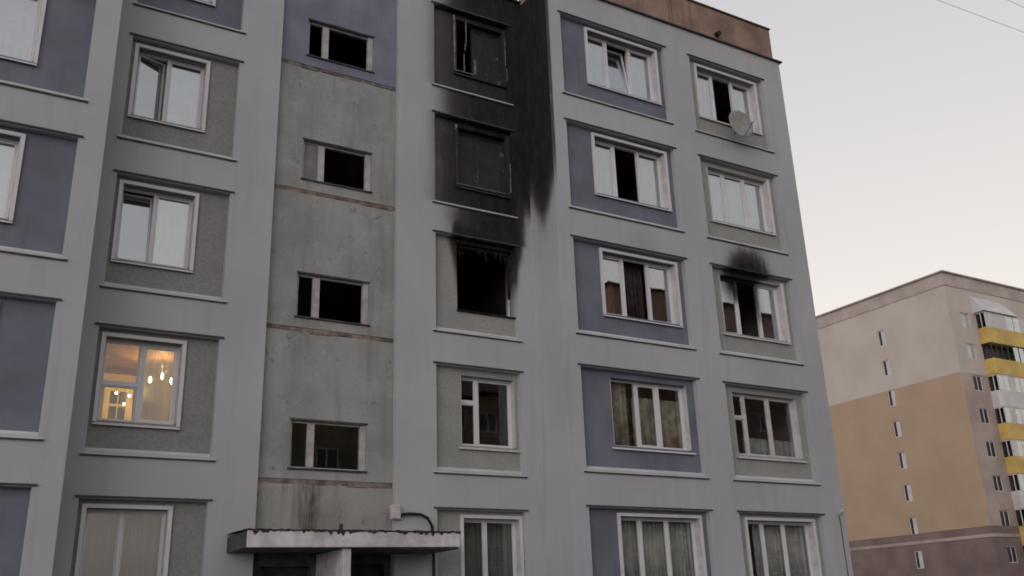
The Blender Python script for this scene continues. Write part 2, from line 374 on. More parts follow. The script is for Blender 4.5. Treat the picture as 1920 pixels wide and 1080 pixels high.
# windows
def pane_box(mb, x0, x1, y, z0, z1): mb.box(x0, x1, y-.004, y+.004, z0, z1)
def rotT(hx, hy, ang, axis='z', hz=0):
    Rm = Matrix.Rotation(ang, 3, 'Z' if axis == 'z' else 'X'); h = Vector((hx, hy, hz))
    return lambda q: Rm @ (Vector(q)-h) + h
def window(c, n, cells, casing=True, frame='white_pvc', glassm='glass', sill=True, depth=.14, case_mat='casing'):
    """cells: list of dicts with x fraction range and state"""
    px0, px1, wx0, wx1, P = COLS[c]; hole, py = infill(c, n)
    x0, x1, z0, z1 = hole; y = py+depth
    fr = MB(); fr.ring(x0+.002, x1-.002, z0+.002, z1-.002, .034, y, y+.07)
    for q in cells[1:]:
        xm = x0+(x1-x0)*q['a']; fr.box(xm-.026, xm+.026, y-.004, y+.074, z0+.036, z1-.036)
    wob = fr.build('window', frame, B); WIN[c, n] = wob
    for k, q in enumerate(cells):
        a = x0+(x1-x0)*q['a']+(.026 if k else .036); b_ = x0+(x1-x0)*q['b']-(.026 if k < len(cells)-1 else .036)
        za, zc = z0+.036, z1-.036; st = q.get('st', 'shut'); fm = q.get('frame', frame); gm = q.get('glass', glassm)
        subs = [(za, zc)]
        if 'transom' in q:
            zt = za+(zc-za)*q['transom']; MB().box(a, b_, y+.0, y+.07, zt-.028, zt+.028).build('transom', fm, wob); subs = [(za, zt-.028), (zt+.028, zc)]
        if st == 'empty': continue
        for (u0_, u1_) in subs:
            T = None
            tl = random.uniform(-.004, .004); tl2 = random.uniform(-.004, .004)
            if st == 'open_left': T = rotT(a, y+.05, R(q.get('ang', 70)))
            elif st == 'open_right': T = rotT(b_, y+.05, -R(q.get('ang', 70)))
            elif st == 'tilt': T = rotT(0, y+.05, -R(q.get('ang', 7)), 'x', u0_)
            wd = q.get('sw', .03)
            if wd:
                sm = MB(); sm.T = T; sm.ring(a+.004, b_-.004, u0_+.004, u1_-.004, wd, y+.012, y+.062); sm.build('sash', fm, wob)
            pm = MB()
            cxm, czm = (a+b_)/2, (u0_+u1_)/2
            def TT(v, T=T, tl=tl, tl2=tl2, cxm=cxm, czm=czm):
                v = Vector(v); v.y += (v.x-cxm)*tl+(v.z-czm)*tl2
                return T(v) if T else v
            pm.T = TT; pane_box(pm, a+wd, b_-wd, y+.037, u0_+wd, u1_-wd); pm.build('pane', gm, wob)
    if casing:
        parts = casing if isinstance(casing, str) else 'LRT'
        if 'L' in parts: MB().box(wx0, x0, py-.045, py+.03, zb(n)+.53, zb(n)+2.03).build('casing', case_mat, wob)
        if 'R' in parts: MB().box(x1, wx1, py-.045, py+.03, zb(n)+.53, zb(n)+2.03).build('casing', case_mat, wob)
        if 'T' in parts: MB().box(x0+.001, x1-.001, py-.0455, py+.03, z1, zb(n)+2.031).build('casing', case_mat, wob)
        lin = case_mat if case_mat != 'casing' else 'reveal'; yo = py-.03
    else: lin = 'reveal'; yo = py-.002
    MB().box(x0+.001, x0+.012, yo, y-.001, z0+.02, z1-.002).build('side_lining', lin, wob); MB().box(x1-.012, x1-.001, yo, y-.001, z0+.02, z1-.002).build('side_lining', lin, wob)
    if sill:
        sm = MB(); zs = z0
        sm.add([(wx0, py-.06, zs-.06), (wx1, py-.06, zs-.06), (wx1, y, zs+.015), (wx0+.0, y, zs+.015), (wx0, py-.06, zs-.085), (wx1, py-.06, zs-.085), (wx1, y, zs-.0), (wx0, y, zs-.0)],
               [(0, 1, 2, 3), (7, 6, 5, 4), (0, 4, 5, 1), (1, 5, 6, 2), (3, 2, 6, 7), (0, 3, 7, 4)])
        sm.build('window_sill', case_mat if not isinstance(sill, str) else sill, wob)
    return x0, x1, z0, z1, y
def cur(name, c, n, fa, fb, za, zc, mat, label, dy=.2, amp=.025, waves=9):
    px0, px1, wx0, wx1, P = COLS[c]; y = P+DR+.14+dy; x0, x1 = wx0+(wx1-wx0)*fa, wx0+(wx1-wx0)*fb
    z0, z1 = zb(n)+.5+1.55*za, zb(n)+.5+1.55*zc
    mb = MB(); N = 64; vs = []; ph = random.random()*6
    for i in range(N+1):
        u = i/N; yy = y+amp*math.sin(u*waves*6.28*(x1-x0)/1.0*.7+ph)+amp*.6*math.sin(u*waves*2.7+ph*2)
        for z in (z0, z1): vs.append((x0+(x1-x0)*u, yy, z))
        for z in (z0, z1): vs.append((x0+(x1-x0)*u, yy+.004, z))
    fs = []
    for i in range(N):
        k = i*4; fs += [(k, k+4, k+5, k+1), (k+2, k+3, k+7, k+6), (k+1, k+5, k+7, k+3), (k, k+2, k+6, k+4)]
    mb.add(vs, fs); o = mb.build(name, mat, smooth=True); tag(o, label, 'curtain', 'window curtains'); return o
def C2(f, **k): return [dict(a=0, b=f, **k.get('l', {})), dict(a=f, b=1, **k.get('r', {}))]
def C3(l={}, m={}, r={}, f1=.325, f2=.665): return [dict(a=0, b=f1, **l), dict(a=f1, b=f2, **m), dict(a=f2, b=1, **r)]
OPEN = dict(st='open_left', ang=78)
# column by the left edge of the picture, projecting bay
for n in range(1, 6): window('1', n, C3()); 
for n in range(1, 6): window('0', n, C3())
# second column
window('2', 5, C2(.48)); window('2', 4, C2(.47, l=dict(st='open_left', ang=16)))
window('2', 3, C2(.47, l=dict(st='tilt', ang=6)))
window('2', 2, C2(.5, l=dict(transom=.46, sw=.02), r=dict(sw=.05)), glassm='glass_plain')
window('2', 1, C2(.45, l=dict(sw=.02), r=dict(sw=.02)), glassm='glass_plain')
# fire column
window('3', 5, C3(dict(st='empty'), dict(glass='glass_soot', sw=.05), dict(glass='glass_soot', sw=.05), .42, .7), frame='frame_soot', glassm='glass_soot', casing='LR', case_mat='frame_soot')
def remnant(c, n, boxes, mat='scorched'):
    px0, px1, wx0, wx1, P = COLS[c]; w_ = WIN[c, n]; z0 = zb(n)+.575; y = P+DR-.055
    for (xa, xb, za, zc) in boxes: MB().box(wx0+xa, wx0+xb, y, y+.02, z0+za, z0+zc).build('frame_remnant', mat, w_, bevel=.006)
remnant('3', 5, [(-.01, .03, 0, 1.45), (.03, .5, -.005, .025), (.30, .325, .75, 1.4), (.27, .30, .58, .76), (.24, .265, .03, .5), (.5, .56, .03, .42), (1.36, 1.385, .1, .42), (1.33, 1.35, .5, 1.2)])
window('3', 4, C2(.45, l=dict(glass='glass_soot'), r=dict(glass='glass_soot')), frame='frame_soot', casing='LR', case_mat='frame_soot')
remnant('3', 4, [(1.35, 1.38, .05, .42), (1.36, 1.40, .45, .78), (.0, .05, 1.32, 1.42), (.02, 1.3, -.005, .012)])
hole, py = infill('3', 3, .012)      # burnt out: charred frame remains only
fr = MB(); x0, x1, z0, z1 = hole
fr.box(x0+.003, x0+.04, py+.09, py+.14, z0+.3, z1-.01); fr.box(x0+.04, x1-.04, py+.085, py+.14, z1-.06, z1-.01); fr.box(x1-.045, x1-.004, py+.09, py+.14, z0+.45, z1-.06)
fr.box(x0+.02, x0+.5, py+.07, py+.13, z0+.003, z0+.04); fr.box(x0+.55, x1-.02, py+.06, py+.12, z0+.004, z0+.028)
wb = fr.build('window', 'charred', B); MB().box(x1-.075, x1-.04, py+.08, py+.12, z0+.03, z0+.42).build('frame_remnant', 'old_wood', wb)
MB().box(x0-.02, x1+.02, py-.05, py+.08, z0-.03, z0-.002).build('window_sill', 'charred', wb)
for q in range(16):
    xs_ = x0+.05+(x1-x0-.1)*random.random(); L = random.uniform(.05, .32); wq = random.uniform(.015, .05); sk = random.uniform(-.06, .06); yq = py+random.uniform(.05, .16)
    MB().add([(xs_-wq, yq, z1), (xs_+wq, yq, z1), (xs_+sk+.008, yq+.02, z1-L), (xs_+sk-.006, yq+.02, z1-L*.95), (xs_-wq, yq+.012, z1), (xs_+wq, yq+.012, z1), (xs_+sk+.008, yq+.03, z1-L), (xs_+sk-.006, yq+.03, z1-L*.95)],
             [(0, 3, 2, 1), (4, 5, 6, 7), (0, 4, 7, 3), (1, 2, 6, 5), (2, 3, 7, 6), (0, 1, 5, 4)]).build('charred_scrap', 'charred', wb)
for q in range(9):
    xs_ = x0+.08+(x1-x0-.2)*random.random(); hq = random.uniform(.02, .09); wq = random.uniform(.03, .1); yq = py+random.uniform(.12, .3)
    MB().add([(xs_-wq, yq, z0), (xs_+wq, yq, z0), (xs_+wq*.8, yq+.1, z0), (xs_-wq*.7, yq+.1, z0), (xs_+random.uniform(-.03, .03), yq+.05, z0+hq)], [(0, 1, 4), (1, 2, 4), (2, 3, 4), (3, 0, 4), (3, 2, 1, 0)]).build('debris', 'charred', wb)
mb = MB(); xa, xb, ya, yb, za, zc = 7.32, 10.18, .431, 4.2, 6.86, 9.44
for q in (((xa, ya, za), (xa, yb, za), (xa, yb, zc), (xa, ya, zc)), ((xb, yb, za), (xb, ya, za), (xb, ya, zc), (xb, yb, zc)), ((xa, yb, za), (xb, yb, za), (xb, yb, zc), (xa, yb, zc)), ((xa, ya, zc), (xb, ya, zc), (xb, yb, zc), (xa, yb, zc)), ((xa, ya, za), (xa, yb, za), (xb, yb, za), (xb, ya, za))): mb.quad(*q)
mb.build('burnt_room_lining', 'charred', B)
window('3', 2, C2(.34, l=dict(transom=.64, sw=.02, glass='glass_plain'), r=dict(sw=.03, glass='glass_plain')), casing=False, frame='white_pvc', sill='old_wood')
window('3', 1, C2(.45, l=dict(sw=.02), r=dict(sw=.02)), glassm='glass_plain')
# wide blue column
window('5', 5, C3(m=dict(st='tilt', ang=9))); window('5', 4, C3(m=OPEN), sill=True)
window('5', 3, C3(m=OPEN)); window('5', 2, C3(dict(sw=.0), dict(sw=.045), dict(sw=.03), .37, .655), casing=False, glassm='glass_plain', sill='white_pvc')
window('5', 1, C3(dict(sw=.02), dict(sw=.02), dict(sw=.02), .3, .64), glassm='glass_plain')
# grey column by the corner
window('6', 5, C3(m=OPEN)); window('6', 4, C3(), casing='R')
window('6', 3, C3(m=dict(st='empty')), casing='R'); window('6', 2, C3(dict(transom=.62, sw=.02), dict(sw=.03), dict(sw=.03), .22, .6), casing=False, frame='old_wood', glassm='glass_plain', sill='old_wood', depth=.12)
window('6', 1, C3(dict(sw=.02), dict(sw=.02), dict(sw=.02), .3, .62), glassm='glass_plain')

# stairwell: bare panels with open seams
SX0, SX1, SY = 4.572, 7.108, .12
seams = [2.9, 4.15, 6.93, 9.73, 12.52, 15.66]
for i, (za, zc) in enumerate(zip(seams, seams[1:])):
    a, c_ = za+.045, zc-.045
    if i == 0:
        for xa, xb in ((SX0, 5.585), (5.63, SX1)):
            MB().box(xa, xb, SY, SY+.22, a, c_).build('stairwell_panel', 'concrete_low', B, bevel=.01)
        continue
    k = i-1; wz0 = 4.39+2.8*k+(.0 if k < 2 else .02); hole = (5.14, 6.58, wz0, wz0+.85)
    mb = MB(); hole_grid(mb, SX0, SX1, a, c_, [hole], SY); reveal(mb, *hole, SY, SY+.22)
    mb.quad((SX0, SY, c_), (SX1, SY, c_), (SX1, SY+.2, c_), (SX0, SY+.2, c_)); mb.quad((SX0, SY, a), (SX0, SY+.2, a), (SX1, SY+.2, a), (SX1, SY, a))
    p = mb.build('stairwell_panel', 'concrete_blue' if k == 3 else 'concrete', B)
    y = SY+.07; x0, x1 = hole[:2]; z1 = wz0+.85
    fr = MB(); fr.box(x0+.003, x0+.05, y, y+.06, wz0+.003, z1-.003); fr.box(x1-.11, x1-.003, y-.03, y+.06, wz0+.003, z1-.003)
    fr.box(x0+.05, x1-.11, y+.01, y+.055, z1-.035, z1-.003); fr.box(x0+.05, x1-.11, y+.01, y+.055, wz0+.003, wz0+.03)
    fr.box(x0+.33, x0+.46, y-.01, y+.06, wz0+.03, z1-.035)
    w_ = fr.build('window', 'grimy_wood', B)
    if k == 2: MB().box(x0+.05, x0+.33, y+.02, y+.028, wz0+.03, z1-.035).build('pane', 'glass_dusty', w_)
    if k == 0: MB().box(x0+.05, x0+.33, y+.02, y+.028, wz0+.03, z1-.035).build('pane', 'glass_plain', w_); MB().box(x0+.46, x1-.11, y+.02, y+.028, wz0+.03, z1-.035).build('pane', 'glass_plain', w_)
    MB().box(x0-.03, x1+.02, SY-.035, SY+.08, wz0-.035, wz0-.002).build('window_sill', 'dark_concrete', w_, bevel=.006)
    MB().box(x0-.02, x1+.02, SY-.012, SY+.02, z1+.004, z1+.03).build('lintel_edge', 'dark_concrete', w_)
for z in seams[1:-1]:
    MB().box(SX0, SX1, SY+.012, SY+.2, z-.046, z+.046).build('seam_filler', 'seam', B)
MB().box(5.584, 5.631, SY+.02, SY+.2, 2.94, 4.10).build('seam_filler', 'seam', B)
# bits of loose mortar along the seams
for z in seams[1:-1]:
    for q in range(5):
        xm = random.uniform(SX0+.2, SX1-.3); L = random.uniform(.15, .5)
        MB().box(xm, min(xm+L, SX1-.02), SY-.003-.003*q, SY+.03, z-.045+random.uniform(-.02, .02), z+.01+random.uniform(0, .03)).build('mortar_patch', 'seam', B, bevel=.008)

# interior: floors, cross walls
for n in range(1, 7):
    z = 1.25+FH*(n-1)-.2
    for xa, xb in ((-5.9, 4.5), (7.18, 17.68)): MB().box(xa, xb, .42, 10.9, z, z+.2).build('floor_slab', 'interior', B)
    MB().box(-5.9, 1.38, P4+.4, .42, z, z+.2).build('floor_slab', 'interior', B); MB().box(10.36, 17.68, P4+.4, .42, z, z+.2).build('floor_slab', 'interior', B)
for x in (-2.4, 1.40, 4.43, 7.25, 10.25, 14.13): 
    MB().box(x-.06, x+.06, .43, 5.4, 0.01, TOP-.26).build('cross_wall', 'interior', B)
MB().box(14.07, 14.19, P4+.4, .42, .01, TOP-.26).build('cross_wall', 'interior', B)
MB().box(-5.9, 17.68, 5.42, 5.55, .01, TOP-.26).build('cross_wall', 'interior', B)
# landing and flights inside the stairwell
for k in range(4):
    z = 4.39-.9+2.8*k; MB().box(4.5, 7.18, .36, 1.6, z-.15, z).build('stair_landing', 'interior', B)

# entrance
mb = MB(); hole_grid(mb, SX0, SX1, 0, 2.93, [(4.74, 5.62, .12, 2.72), (5.95, 6.98, .12, 2.76)], SY+.05)
reveal(mb, 4.74, 5.62, .12, 2.72, SY+.05, SY+.3); reveal(mb, 5.95, 6.98, .12, 2.76, SY+.05, SY+.3)
mb.build('entrance_wall', 'dark_concrete', B)  # entrance wall darker than the bare stairwell panels above
d = MB().box(4.745, 5.615, SY+.2, SY+.26, .13, 2.71).build('door', 'door_dark', B); MB().box(5.5, 5.53, SY+.15, SY+.2, 1.0, 1.2).build('handle', 'galvanised', d)
d = MB().box(5.955, 6.975, SY+.2, SY+.26, .13, 2.75).build('door', 'door_dark', B); MB().box(6.06, 6.09, SY+.15, SY+.2, 1.0, 1.2).build('handle', 'galvanised', d)
CX0, CX1, CY, CZ0, CZ1 = 4.12, 7.79, -1.2, 2.92, 3.17
cp = MB().box(CX0, CX1, CY+.02, -.003, CZ0, CZ1).build('entrance_canopy', 'dark_concrete', B)
f = MB(); f.add([(CX0-.005, CY-.03, CZ0-.01), (CX1+.005, CY-.03, CZ0+.03), (CX1+.005, CY+.019, CZ0+.03), (CX0-.005, CY+.019, CZ0-.01),
                 (CX0-.005, CY-.03, CZ1), (CX1+.005, CY-.03, CZ1+.02), (CX1+.005, CY+.019, CZ1+.02), (CX0-.005, CY+.019, CZ1)],
                [(0,3,2,1),(4,5,6,7),(0,1,5,4),(1,2,6,5),(2,3,7,6),(3,0,4,7)])
f.build('fascia', 'fascia', cp, bevel=.012)
ft = MB(); N = 90; top = []; low = []      # torn felt hanging over the edge
for i in range(N+1):
    u = i/N; x = CX0-.02+(CX1-CX0+.04)*u; zt = CZ1+.02*u+.022
    dr = .018+.03*abs(random.gauss(0, 1))*(.4+.6*(math.sin(u*17)+1)/2) + (.05 if random.random() < .07 else 0)
    top.append((x, CY-.038, zt+random.uniform(-.006, .012))); low.append((x, CY-.037, zt-dr))
vs = top+low; n_ = N+1
ft.add(vs, [(n_+i, n_+i+1, i+1, i) for i in range(N)])
back = [(q[0], -.004, q[2]+.03) for q in top]; ft.add(top+back, [(i, i+1, n_+i+1, n_+i) for i in range(N)])
ft.build('roof_felt', 'roof_felt', cp)
MB().box(5.71, 5.85, CY+.06, SY+.04, .0, CZ0-.003).build('support_wall', 'fascia', B, bevel=.01)
sn = MB(); sn.tube([(5.9, -.5, 3.19), (5.9, -.5, 3.37)], .035, 8); sn.build('vent_stub', 'roof_felt', cp)

# ------------------------------------------------------------------ things fixed to the facade
cb = MB(); pts = [(7.19, -.03, 3.575), (7.24, -.06, 3.62), (7.4, -.07, 3.63), (7.6, -.07, 3.62), (7.73, -.07, 3.56), (7.82, -.07, 3.42), (7.855, -.06, 3.2), (7.86, -.06, 2.5), (7.86, -.06, .3)]
cb.tube(pts, .028, 10); o = cb.build('drain_pipe', 'cable_black', smooth=True); tag(o, 'black pipe curving over the entrance canopy and down the grey wall', 'pipe')
jb = empty('junction_box'); tag(jb, 'small white box on the wall edge above the canopy', 'box')
MB().box(7.0, 7.19, -.10, -.003, 3.52, 3.78).build('housing', 'plastic_white', jb, bevel=.015); MB().box(7.015, 7.175, -.113, -.1, 3.535, 3.765).build('lid', 'plastic_white', jb, bevel=.008)
# satellite dish
sd = empty('satellite_dish'); tag(sd, 'grey satellite dish below the top-floor window nearest the corner', 'satellite dish')
dc = Vector((15.66, P4-.38, 13.12)); nrm = Vector((-.14, -.97, .18)).normalized(); e1 = nrm.cross(Vector((0, 0, 1))).normalized(); e2 = e1.cross(nrm)
mb = MB(); NR, NA = 7, 32; vs = []; fs = []
for side in (0, 1):
    for i in range(NR+1):
        for k in range(NA):
            rr_ = i/NR; a = 2*math.pi*k/NA; q = dc+(e1*math.cos(a)*.34+e2*math.sin(a)*.42)*rr_ + nrm*(.07*rr_*rr_-.07-.006*side); vs.append(tuple(q))
off = (NR+1)*NA
for i in range(NR):
    for k in range(NA):
        k2 = (k+1) % NA; fs.append((i*NA+k, i*NA+k2, (i+1)*NA+k2, (i+1)*NA+k)); fs.append((off+i*NA+k, off+(i+1)*NA+k, off+(i+1)*NA+k2, off+i*NA+k2))
for k in range(NA): k2 = (k+1) % NA; fs.append((NR*NA+k, NR*NA+k2, off+NR*NA+k2, off+NR*NA+k))
mb.add(vs, fs); mb.build('reflector', 'dish', sd, smooth=True)
a0 = dc-e2*.38; f0 = dc+nrm*.42-e2*.28
mb = MB(); mb.tube([tuple(a0), tuple(f0)], .012, 6); mb.build('feed_arm', 'galvanised', sd)
mb = MB(); mb.tube([tuple(f0), tuple(f0-nrm*.1+e2*.06)], .03, 8); mb.build('receiver', 'plastic_white', sd)
mb = MB(); mb.tube([tuple(dc-nrm*.07), tuple(dc-nrm*.16), (dc.x+.1, P4-.002, dc.z-.1)], .022, 8); mb.build('wall_bracket', 'galvanised', sd)
# corner camera and its conduit
cc = empty('security_camera'); tag(cc, 'tiny white security camera near the lower right corner of the facade', 'camera')
mb = MB(); mb.tube([(17.42, P4-.14, 3.80), (17.58, P4-.12, 3.84)], .035, 10); mb.build('housing', 'plastic_white', cc)
mb = MB(); mb.tube([(17.53, P4-.12, 3.83), (17.53, P4-.002, 3.78)], .018, 8); mb.build('bracket', 'plastic_white', cc)
mb = MB(); mb.tube([(17.55, P4-.02, 3.74), (17.56, P4-.02, 2), (17.55, P4-.02, .2)], .008, 6); o = mb.build('cable_conduit', 'cable_black'); tag(o, 'thin dark cable running down the facade below the security camera', 'cable')

# ------------------------------------------------------------------ curtains
cur('curtain', '2', 1, .02, .98, 0, 1, 'sheer', 'sheer grey curtain in the ground-floor window left of the entrance canopy', waves=12)
cur('curtain', '3', 1, .02, .98, 0, 1, 'sheer', 'sheer curtain in the ground-floor window right of the entrance canopy', waves=12)
cur('curtain', '5', 1, .02, .98, 0, 1, 'cloth_pale', 'pale curtain in the ground-floor window with the blue surround', waves=14)
cur('curtain', '6', 1, .24, .98, 0, 1, 'cloth_pale', 'pale curtain in the ground-floor window nearest the building corner', waves=14)
cur('curtain', '5', 2, .36, 1, 0, .76, 'cloth_tan', 'tan patterned curtain filling the lower second-floor window with the blue surround', .12, .012, 8)
cur('curtain', '5', 2, .0, .3, 0, 1, 'cloth_tan', 'narrow curtain at the left pane of the blue second-floor window', .12, .02, 14)
cur('curtain', '6', 2, .22, 1, 0, .33, 'cloth_grey', 'low grey half curtain in the second-floor window nearest the corner', .1, .015, 8)
cur('curtain', '5', 3, .45, .68, 0, 1, 'cloth_dark', 'dark maroon curtain inside the open middle sash of the blue third-floor window', .25, .04, 14)
for n in (3, 4): cur('curtain', '1', n, .0, 1, 0, 1, 'cloth_pale', 'pale curtain behind the %s window at the left edge of the picture' % ('lower' if n == 3 else 'upper'), .2, .02, 10)
for n in (3, 4): cur('curtain', '2', n, .45, 1, 0, 1, 'cloth_pale', 'pale curtain in the right pane of the %s window left of the stairwell' % ('third-floor' if n == 3 else 'fourth-floor'), .15, .02, 10)
for n, fa, fb, d in ((5, 0, .3, 'left pane of the top-floor'), (5, .66, 1, 'right pane of the top-floor'), (4, 0, .3, 'left pane of the fourth-floor'), (4, .68, 1, 'right pane of the fourth-floor')):
    cur('curtain', '5', n, fa, fb, 0, 1, 'cloth_pale', 'pale curtain behind the %s window with the blue surround' % d, .15, .02, 10)
for n, fa, fb, d in ((5, 0, .3, 'left pane of the top-floor window nearest the corner'), (5, .68, 1, 'right pane of the top-floor window behind the satellite dish'), (4, 0, 1, 'closed fourth-floor window nearest the corner')):
    cur('curtain', '6', n, fa, fb, 0, 1, 'cloth_pale', 'pale curtain behind the %s' % d, .15, .02, 10)

# ------------------------------------------------------------------ the lit kitchen
mb = MB(); X0, X1, Y0_, Y1_, Z0_, Z1_ = 1.462, 4.368, .44, 3.6, 4.052, 6.645
mb.quad((X0, Y0_, Z0_), (X0, Y1_, Z0_), (X0, Y1_, Z1_), (X0, Y0_, Z1_)); mb.quad((X0, Y1_, Z0_), (X1, Y1_, Z0_), (X1, Y1_, Z1_), (X0, Y1_, Z1_)); mb.quad((X1, Y1_, Z0_), (X1, Y0_, Z0_), (X1, Y0_, Z1_), (X1, Y1_, Z1_)); 
MB().quad((X0, Y0_, Z1_), (X1, Y0_, Z1_), (X1, Y1_, Z1_), (X0, Y1_, Z1_)).build('kitchen_ceiling', 'room_wood', B)
mb.build('kitchen_lining', 'room_yellow', B)
kc = empty('wall_cabinet'); tag(kc, 'cream kitchen wall cabinet with dark glazed door in the lit room', 'cabinet')
MB().box(2.38, 2.92, 3.2, 3.58, 5.5, 6.3).build('carcass', 'cabinet_cream', kc, bevel=.01)
for xa in (2.5, 2.66):
    for za in (5.66, 5.96): MB().box(xa, xa+.13, 3.185, 3.2, za, za+.24).build('glass_panel', 'cabinet_glass', kc)
MB().box(2.34, 2.95, 3.16, 3.58, 6.302, 6.36).build('cornice', 'room_orange', kc)
kh = empty('range_hood'); tag(kh, 'dark brown hood hanging beside the cream cabinet in the lit room', 'hood')
MB().box(2.96, 3.4, 3.0, 3.58, 6.0, 6.34).build('canopy', 'cabinet_glass', kh, bevel=.01); MB().box(3.06, 3.3, 3.25, 3.58, 6.342, 6.6).build('duct', 'room_orange', kh)
kf = empty('tall_cupboard'); tag(kf, 'orange wooden cupboard close behind the upper left pane of the lit window', 'cupboard')
MB().box(1.50, 2.05, .75, 1.3, 6.12, 6.6).build('carcass', 'room_orange', kf, bevel=.01); MB().box(1.56, 1.99, .735, .75, 6.17, 6.56).build('door', 'room_orange', kf, bevel=.006)
ch = empty('chandelier'); tag(ch, 'ceiling lamp with small glowing bulbs in the lit room', 'lamp')
cx, cy, cz = 3.2, 2.0, 6.22
mb = MB(); mb.tube([(cx, cy, 6.64), (cx, cy, cz)], .012, 6); mb.build('rod', 'galvanised', ch)
for k in range(3):
    a = k*2.1+.4; q = (cx+.22*math.cos(a), cy+.22*math.sin(a), cz-.03)
    mb = MB(); mb.tube([(cx, cy, cz+.02), q], .01, 6); mb.build('arm', 'galvanised', ch)
    mb = MB(); mb.tube([(q[0], q[1], q[2]-.02), (q[0], q[1], q[2]+.0), (q[0], q[1], q[2]+.04), (q[0], q[1], q[2]+.08), (q[0], q[1], q[2]+.1)], [.01, .022, .028, .02, .005], 10); mb.build('bulb', 'bulb', ch, smooth=True)
pl = bpy.data.lights.new('chandelier_light', 'POINT'); pl.energy = 16; pl.color = (1, .66, .28); pl.shadow_soft_size = .1
po = bpy.data.objects.new('chandelier_light', pl); po.location = (cx, cy, cz+.2); COL.objects.link(po); po.parent = ch
sb = empty('reflection_beads'); tag(sb, 'row of tiny glowing beads standing in for bulb reflections before the cream cabinet', 'lamp')  # no real lamp: glowing beads added for reflections of the chandelier bulbs
mb = MB(); mb.tube([(2.38, 2.0, 6.02), (2.75, 2.0, 6.02)], .008, 6); mb.build('bar', 'galvanised', sb)
for (x_, z_) in ((2.44, 5.89), (2.67, 5.86), (2.59, 5.70)):
    mb = MB(); mb.tube([(x_, 2.0, 6.02), (x_, 2.0, z_+.02)], .005, 6); mb.build('stem', 'galvanised', sb)
    mb = MB(); mb.tube([(x_, 2, z_+.02), (x_, 2, z_+.01), (x_, 2, z_-.01), (x_, 2, z_-.02)], [.006, .018, .018, .004], 10); mb.build('bulb', 'bulb', sb, smooth=True)  # bead that glows in place of a reflected bulb
cur('curtain', '2', 2, .5, .97, 0, 1, 'sheer', 'sheer white curtain in the right half of the lit window', .12, .02, 12)

# ------------------------------------------------------------------ far apartment block
F = empty('apartment_block'); tag(F, 'distant nine-storey block with tan walls and yellow balconies at the right edge', 'building')
K = 1.0832; FX, FY = 66.6646*K, -16.327+44.225*K
def fz(z): return 1.65+(z-1.65)*K
def fy(y): return -16.327+(y+16.327)*K
def fx(x): return x*K
RZ = fz(27.25); ZU = fz(19.05); ZL = fz(7.4); W_, D_ = 24, 15
def far_face(name, mat, z0, z1, holesL, holesR, matR=None):
    mb = MB()
    xs = sorted({FX, FX+W_, *[q for h in holesR for q in h[:2]]})
    # end wall facing -x
    ys = [h for h in holesL if z0 <= h[2] and h[3] <= z1+.001]
    tmp = MB(); hole_grid(tmp, FY, FY+D_, z0, z1, ys, 0)
    mb.add([(FX, v[0], v[2]) for v in tmp.v], [tuple(reversed(f)) for f in tmp.f])
    for h in ys:
        t2 = MB(); reveal(t2, *h, 0, .14); mb.add([(FX+v[1], v[0], v[2]) for v in t2.v], t2.f)
    mb.build(name, mat, F)
    mr = MB(); hr = [h for h in holesR if z0 <= h[2] and h[3] <= z1+.001]
    hole_grid(mr, FX, FX+W_, z0, z1, hr, FY)
    for h in hr: reveal(mr, *h, FY, FY+.14)
    mr.build(name, matR or mat, F)
hl, hr = [], []
for k in range(9):
    zt = fz(24.21)-2.8*k
    if zt-1.4 > .3: hl.append((fy(34.15), fy(34.88), zt-1.45, zt))
    zt = fz(24.08)-2.8*k
    if zt-1.4 > .3: hr.append((fx(68.05), fx(69.15), zt-1.32, zt))
def split(hs_, za, zc): return [(h[0], h[1], max(h[2], za), min(h[3], zc)) for h in hs_ if h[3] > za+.05 and h[2] < zc-.05]
for za, zc, ml, mr in ((ZU, RZ-1.15, 'far_cream', 'far_cream'), (ZL, ZU, 'far_tan', 'far_mauve'), (0, ZL-.02, 'far_brown', 'far_brown')):
    far_face('wall', ml, za, zc, split(hl, za, zc), split(hr, za, zc), mr)
MB().box(FX-.06, FX+W_, FY-.06, FY+D_, RZ-1.15, RZ).build('cornice', 'far_cornice', F)
MB().box(FX-.25, FX+W_, FY-.25, FY+D_, RZ+.003, RZ+.12).build('roof_edge', 'far_cornice', F)
MB().box(FX-.05, FX+W_, FY-.05, FY+D_, ZL-.85, ZL-.6).build('belt_course', 'far_mauve', F)
MB().box(FX+.3, FX+W_-.1, FY+.3, FY+D_-.1, .02, RZ-1.2).build('core', 'far_dark', F)
for h in hl:
    y0, y1, z0, z1 = h; ym = y0+(y1-y0)*.52
    fr = MB(); fr.T = lambda q: (FX+.08+q[1], q[0], q[2]); fr.ring(y0, y1, z0, z1, .07, 0, .05); fr.box(ym-.04, ym+.04, -.005, .05, z0+.07, z1-.07)
    w_ = fr.build('window', 'far_white', F)
    for a, b_, mt in ((y0+.07, ym-.04, 'cloth_pale'), (ym+.04, y1-.07, 'glass')):
        pm = MB(); pm.box(FX+.1, FX+.11, a, b_, z0+.07, z1-.07); pm.build('pane', 'far_dark' if mt == 'glass' else 'far_white', w_)
